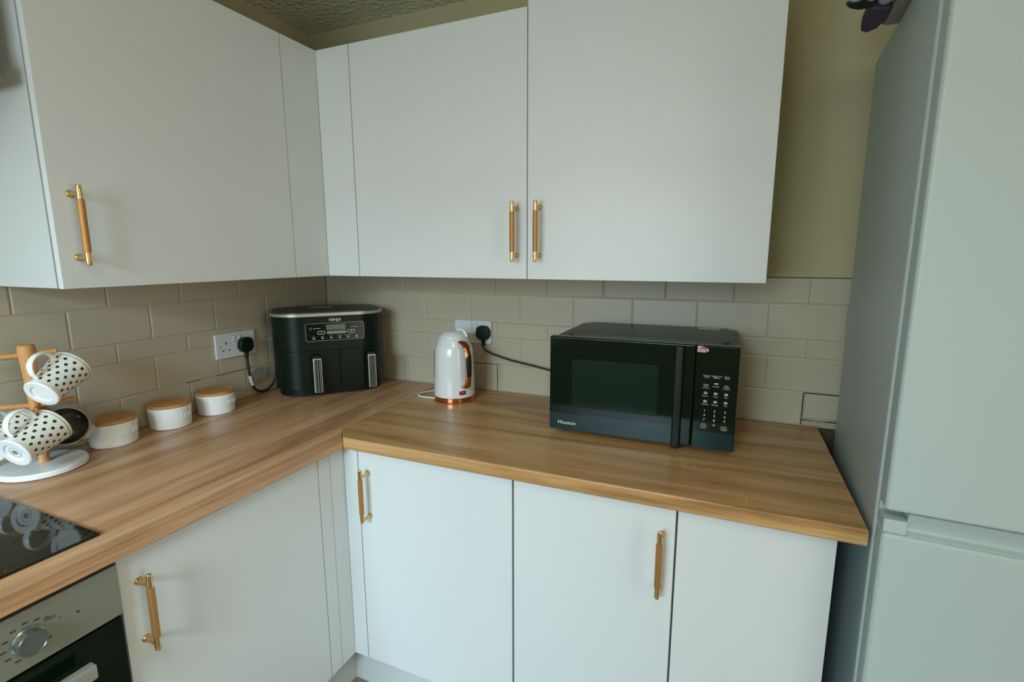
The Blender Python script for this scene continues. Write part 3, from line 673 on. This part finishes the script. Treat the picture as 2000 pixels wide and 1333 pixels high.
wa = tw-radians(84); wd = Vector((cos(wa), sin(wa), 0)); wt = Vector((-sin(wa), cos(wa), 0)); bm = bmesh.new()
A = []
for k in range(9):
    z = .076+k*.1/8; r_ = cone(z); A.append([bm.verts.new(wd*(r_+e)+wt*s+Vector((0, 0, z))) for s, e in ((-.007, -.002), (-.006, .0016), (.006, .0016), (.007, -.002))])
for a, b in zip(A, A[1:]):
    for k in range(4): bm.faces.new((a[k], a[(k+1) % 4], b[(k+1) % 4], b[k]))
bm.faces.new(A[0]); bm.faces.new(A[-1][::-1]); mk('water_window', bm, 'grey_glass', kt, True)
sa = tw+radians(24); bm = bmesh.new(); bx(bm, .066, .0735, -.0150, .0080, .0290, .0430, .002, 2); bm.transform(Matrix.Rotation(sa, 4, 'Z')); mk('switch_plate', bm, 'copper', kt, True, label='copper switch')
bm = bmesh.new(); bx(bm, .0735, .0775, -.0060, .0035, .0315, .0405, .001, 1); bm.transform(Matrix.Rotation(sa, 4, 'Z')); mk('switch', bm, 'copper', kt, True)
c = tube(bmesh.new(), spline([(.640, -.105, .8345), (.600, -.080, .8345), (.566, -.108, .8345), (.549, -.150, .8345), (.556, -.176, .8345), (.585, -.186, .8345), (.632, -.184, .8345)], 8), .0034, 10)
mk('cable', c, 'sleeve', kt, True, world=True, label='white cable')

# ------------------------------------------------------------------ canisters
def canister(name, label, x, y, word, ang):
    t = thing(name, label, 'canister', (x, y, ZT), 0, 'white canisters with wooden lids')
    mk('pot', lathe(bmesh.new(), [(0, .0003), (.0490, .0003), (.0520, .003), (.0550, .060), (.0545, .0620), (.0520, .0620), (.0515, .010), (0, .010)], 56), 'ceramic', t, True)
    mk('lid', lathe(bmesh.new(), [(0, .0622), (.0530, .0622), (.0545, .0635), (.0545, .0700), (.0535, .0712), (.0500, .0712), (.0490, .0700), (0, .0700)], 56), 'bamboo', t, True)
    bm = text_bm(word, .0170, .0028, space=1.15)
    for v in bm.verts:
        zz = v.co.y+.0355; a = ang+v.co.x/.0545; r_ = .0520+.003*(zz-.003)/.057+v.co.z+.0004
        v.co = Vector((r_*cos(a), r_*sin(a), zz))
    mk('raised_lettering', bm, 'ceramic', t)
canister('canister', 'white SUGAR canister with wooden lid, nearest the mug tree', .0605, -.868, 'SUGAR', radians(13))
canister('canister', 'white TEA canister with wooden lid, middle of the three', .0590, -.717, 'TEA', radians(12))
canister('canister', 'white COFFEE canister with wooden lid, nearest the wall socket', .0590, -.572, 'COFFEE', radians(36))

# ------------------------------------------------------------------ mug tree
PX, PY = .0850, -1.0290
mt_ = thing('mug_tree', 'wooden mug tree on a round marble base at the left edge', 'mug tree', (PX, PY, ZT))
bm = lathe(bmesh.new(), [(0, .0005), (.0780, .0005), (.0820, .003), (.0820, .012), (.0800, .0150), (0, .0150)], 64); bm.transform(Matrix.Translation((.0905-PX, -1.034-PY, 0)))
mk('marble_base', bm, 'marble', mt_, True)
mk('post', lathe(bmesh.new(), [(0, .0152), (.0125, .0152), (.0135, .0170), (.0100, .0220), (.0098, .120), (.0135, .230), (.0155, .268), (.0165, .278), (.0160, .290), (.0125, .2935), (0, .2940)], 32), 'beech', mt_, True)
def arm(dx, dy, z, l=.075, rise=.010, r=.0056):
    u = Vector((dx, dy, 0)).normalized(); a = Vector((0, 0, z))+u*.006; b = u*l+Vector((0, 0, z+rise))
    mk('arm', tube(bmesh.new(), [a, b-(b-a)*.03, b], [r, r, r*.75], 14), 'beech', mt_, True)
arm(.48, .87, .2700, .052, .004); arm(-.48, -.87, .2700, .070, .0)
arm(.48, .87, .1500, .070, .006); arm(-.48, -.87, .1520, .075, .006)
arm(.905, -.425, .1460, .074, .006); arm(-.905, .425, .1460, .070, .006)

# ------------------------------------------------------------------ mugs
def mug(label, base, axis, hdir, body='mug', inside='ceramic', prof=None, group='spotted mugs on the mug tree', hsh=None, stamp=False, sc=1.0):
    z = Vector(axis).normalized(); x = Vector(hdir); x = (x-z*x.dot(z)).normalized(); y = z.cross(x)
    m = Matrix(((x.x, y.x, z.x, base[0]), (x.y, y.y, z.y, base[1]), (x.z, y.z, z.z, base[2]), (0, 0, 0, 1)))
    m = m @ Matrix.Scale(sc, 4)
    t = thing('mug', label, 'mug', mw=m, group=group)
    if prof is None:
        prof = [(0, .0035, 1), (.0200, .0035, 1), (.0215, .0005, 1), (.0315, .0000, 1), (.0335, .0020, 1), (.0335, .0060, 1), (.0318, .0085, 0), (.0330, .0300, 0), (.0362, .0600, 0), (.0400, .0870, 0), (.0405, .0895, 1), (.0398, .0905, 1), (.0385, .0895, 2), (.0335, .0500, 2), (.0290, .0080, 2), (0, .0070, 2)]
    mk('body', lathe(bmesh.new(), prof, 56), [body, 'ceramic' if body == 'mug' else body, inside], t, True)
    hp = hsh or [(.0335, .0150), (.0480, .0140), (.0640, .0230), (.0700, .0400), (.0650, .0570), (.0520, .0660), (.0370, .0690)]
    P = spline([(a, 0, b) for a, b in hp], 6); bm = bmesh.new(); rings = []
    for i, p in enumerate(P):
        dd = (P[min(i+1, len(P)-1)]-P[max(i-1, 0)]).normalized(); nn = Vector((dd.z, 0, -dd.x))
        rings.append([bm.verts.new(p+nn*(.0032*cos(a*pi/5))+Vector((0, .0070*sin(a*pi/5), 0))) for a in range(10)])
    for a, b in zip(rings, rings[1:]):
        for k in range(10): bm.faces.new((a[k], a[(k+1) % 10], b[(k+1) % 10], b[k]))
    bm.faces.new(rings[0]); bm.faces.new(rings[-1][::-1]); mk('handle', bm, 'ceramic' if body == 'mug' else body, t, True)
    if stamp:
        bm = ring([(.0120*cos(a), .0120*sin(a)) for a in [2*pi*k/30 for k in range(30)]], [(.0116*cos(a), .0116*sin(a)) for a in [2*pi*k/30 for k in range(30)]], .0030, .0034)
        for yy, ww in ((.004, .006), (.001, .0075), (-.002, .006), (-.005, .0065)):
            for xx in (-.5, 0, .5): bx(bm, xx*ww-.0014, xx*ww+.0014, yy-.0009, yy+.0009, .0029, .0034)
        mk('base_stamp', bm, 'dimprint', t)
    return t
mug('spotted mug hanging from the top arm of the mug tree', (.1420, -1.0400, 1.0160), (-.30, .82, .49), (0, -.06, 1), sc=1.07)
mug('spotted mug hanging low at the front of the mug tree, its stamped base showing', (.1660, -1.1110, .9070), (-.27, .89, .36), (0, -.1, 1), stamp=True, sc=1.06)
mug('spotted mug at the far left behind the low front mug', (.0600, -1.1120, .8980), (-.30, .88, .37), (0, -.1, 1))
gp = [(0, .0035), (.0200, .0035), (.0215, 0), (.0300, 0), (.0330, .0030), (.0400, .0180), (.0440, .0400), (.0430, .0600), (.0395, .0780), (.0385, .0800), (.0372, .0790), (.0400, .0600, 2), (.0410, .0400, 2), (.0360, .0150, 2), (.0250, .0070, 2), (0, .0070, 2)]
mug('greyish mug with its dark open mouth facing forward, behind the spotted mugs', (.0600, -.9500, .9100), (.80, -.55, .20), (-.30, -.75, .75), sc=1.12, body='mug_grey', inside='mug_inside', prof=gp, group=None)

# ------------------------------------------------------------------ crumb on the worktop
bm = bmesh.new(); bmesh.ops.create_icosphere(bm, subdivisions=2, radius=.0022)
for v in bm.verts: v.co *= 1+random.uniform(-.15, .15)
bm.transform(Matrix.Translation((1.5995, -.5675, ZT+.0022))); tag(mk('crumb', bm, 'crumb', None, True), 'tiny amber crumb on the worktop in front of the microwave', 'crumb')
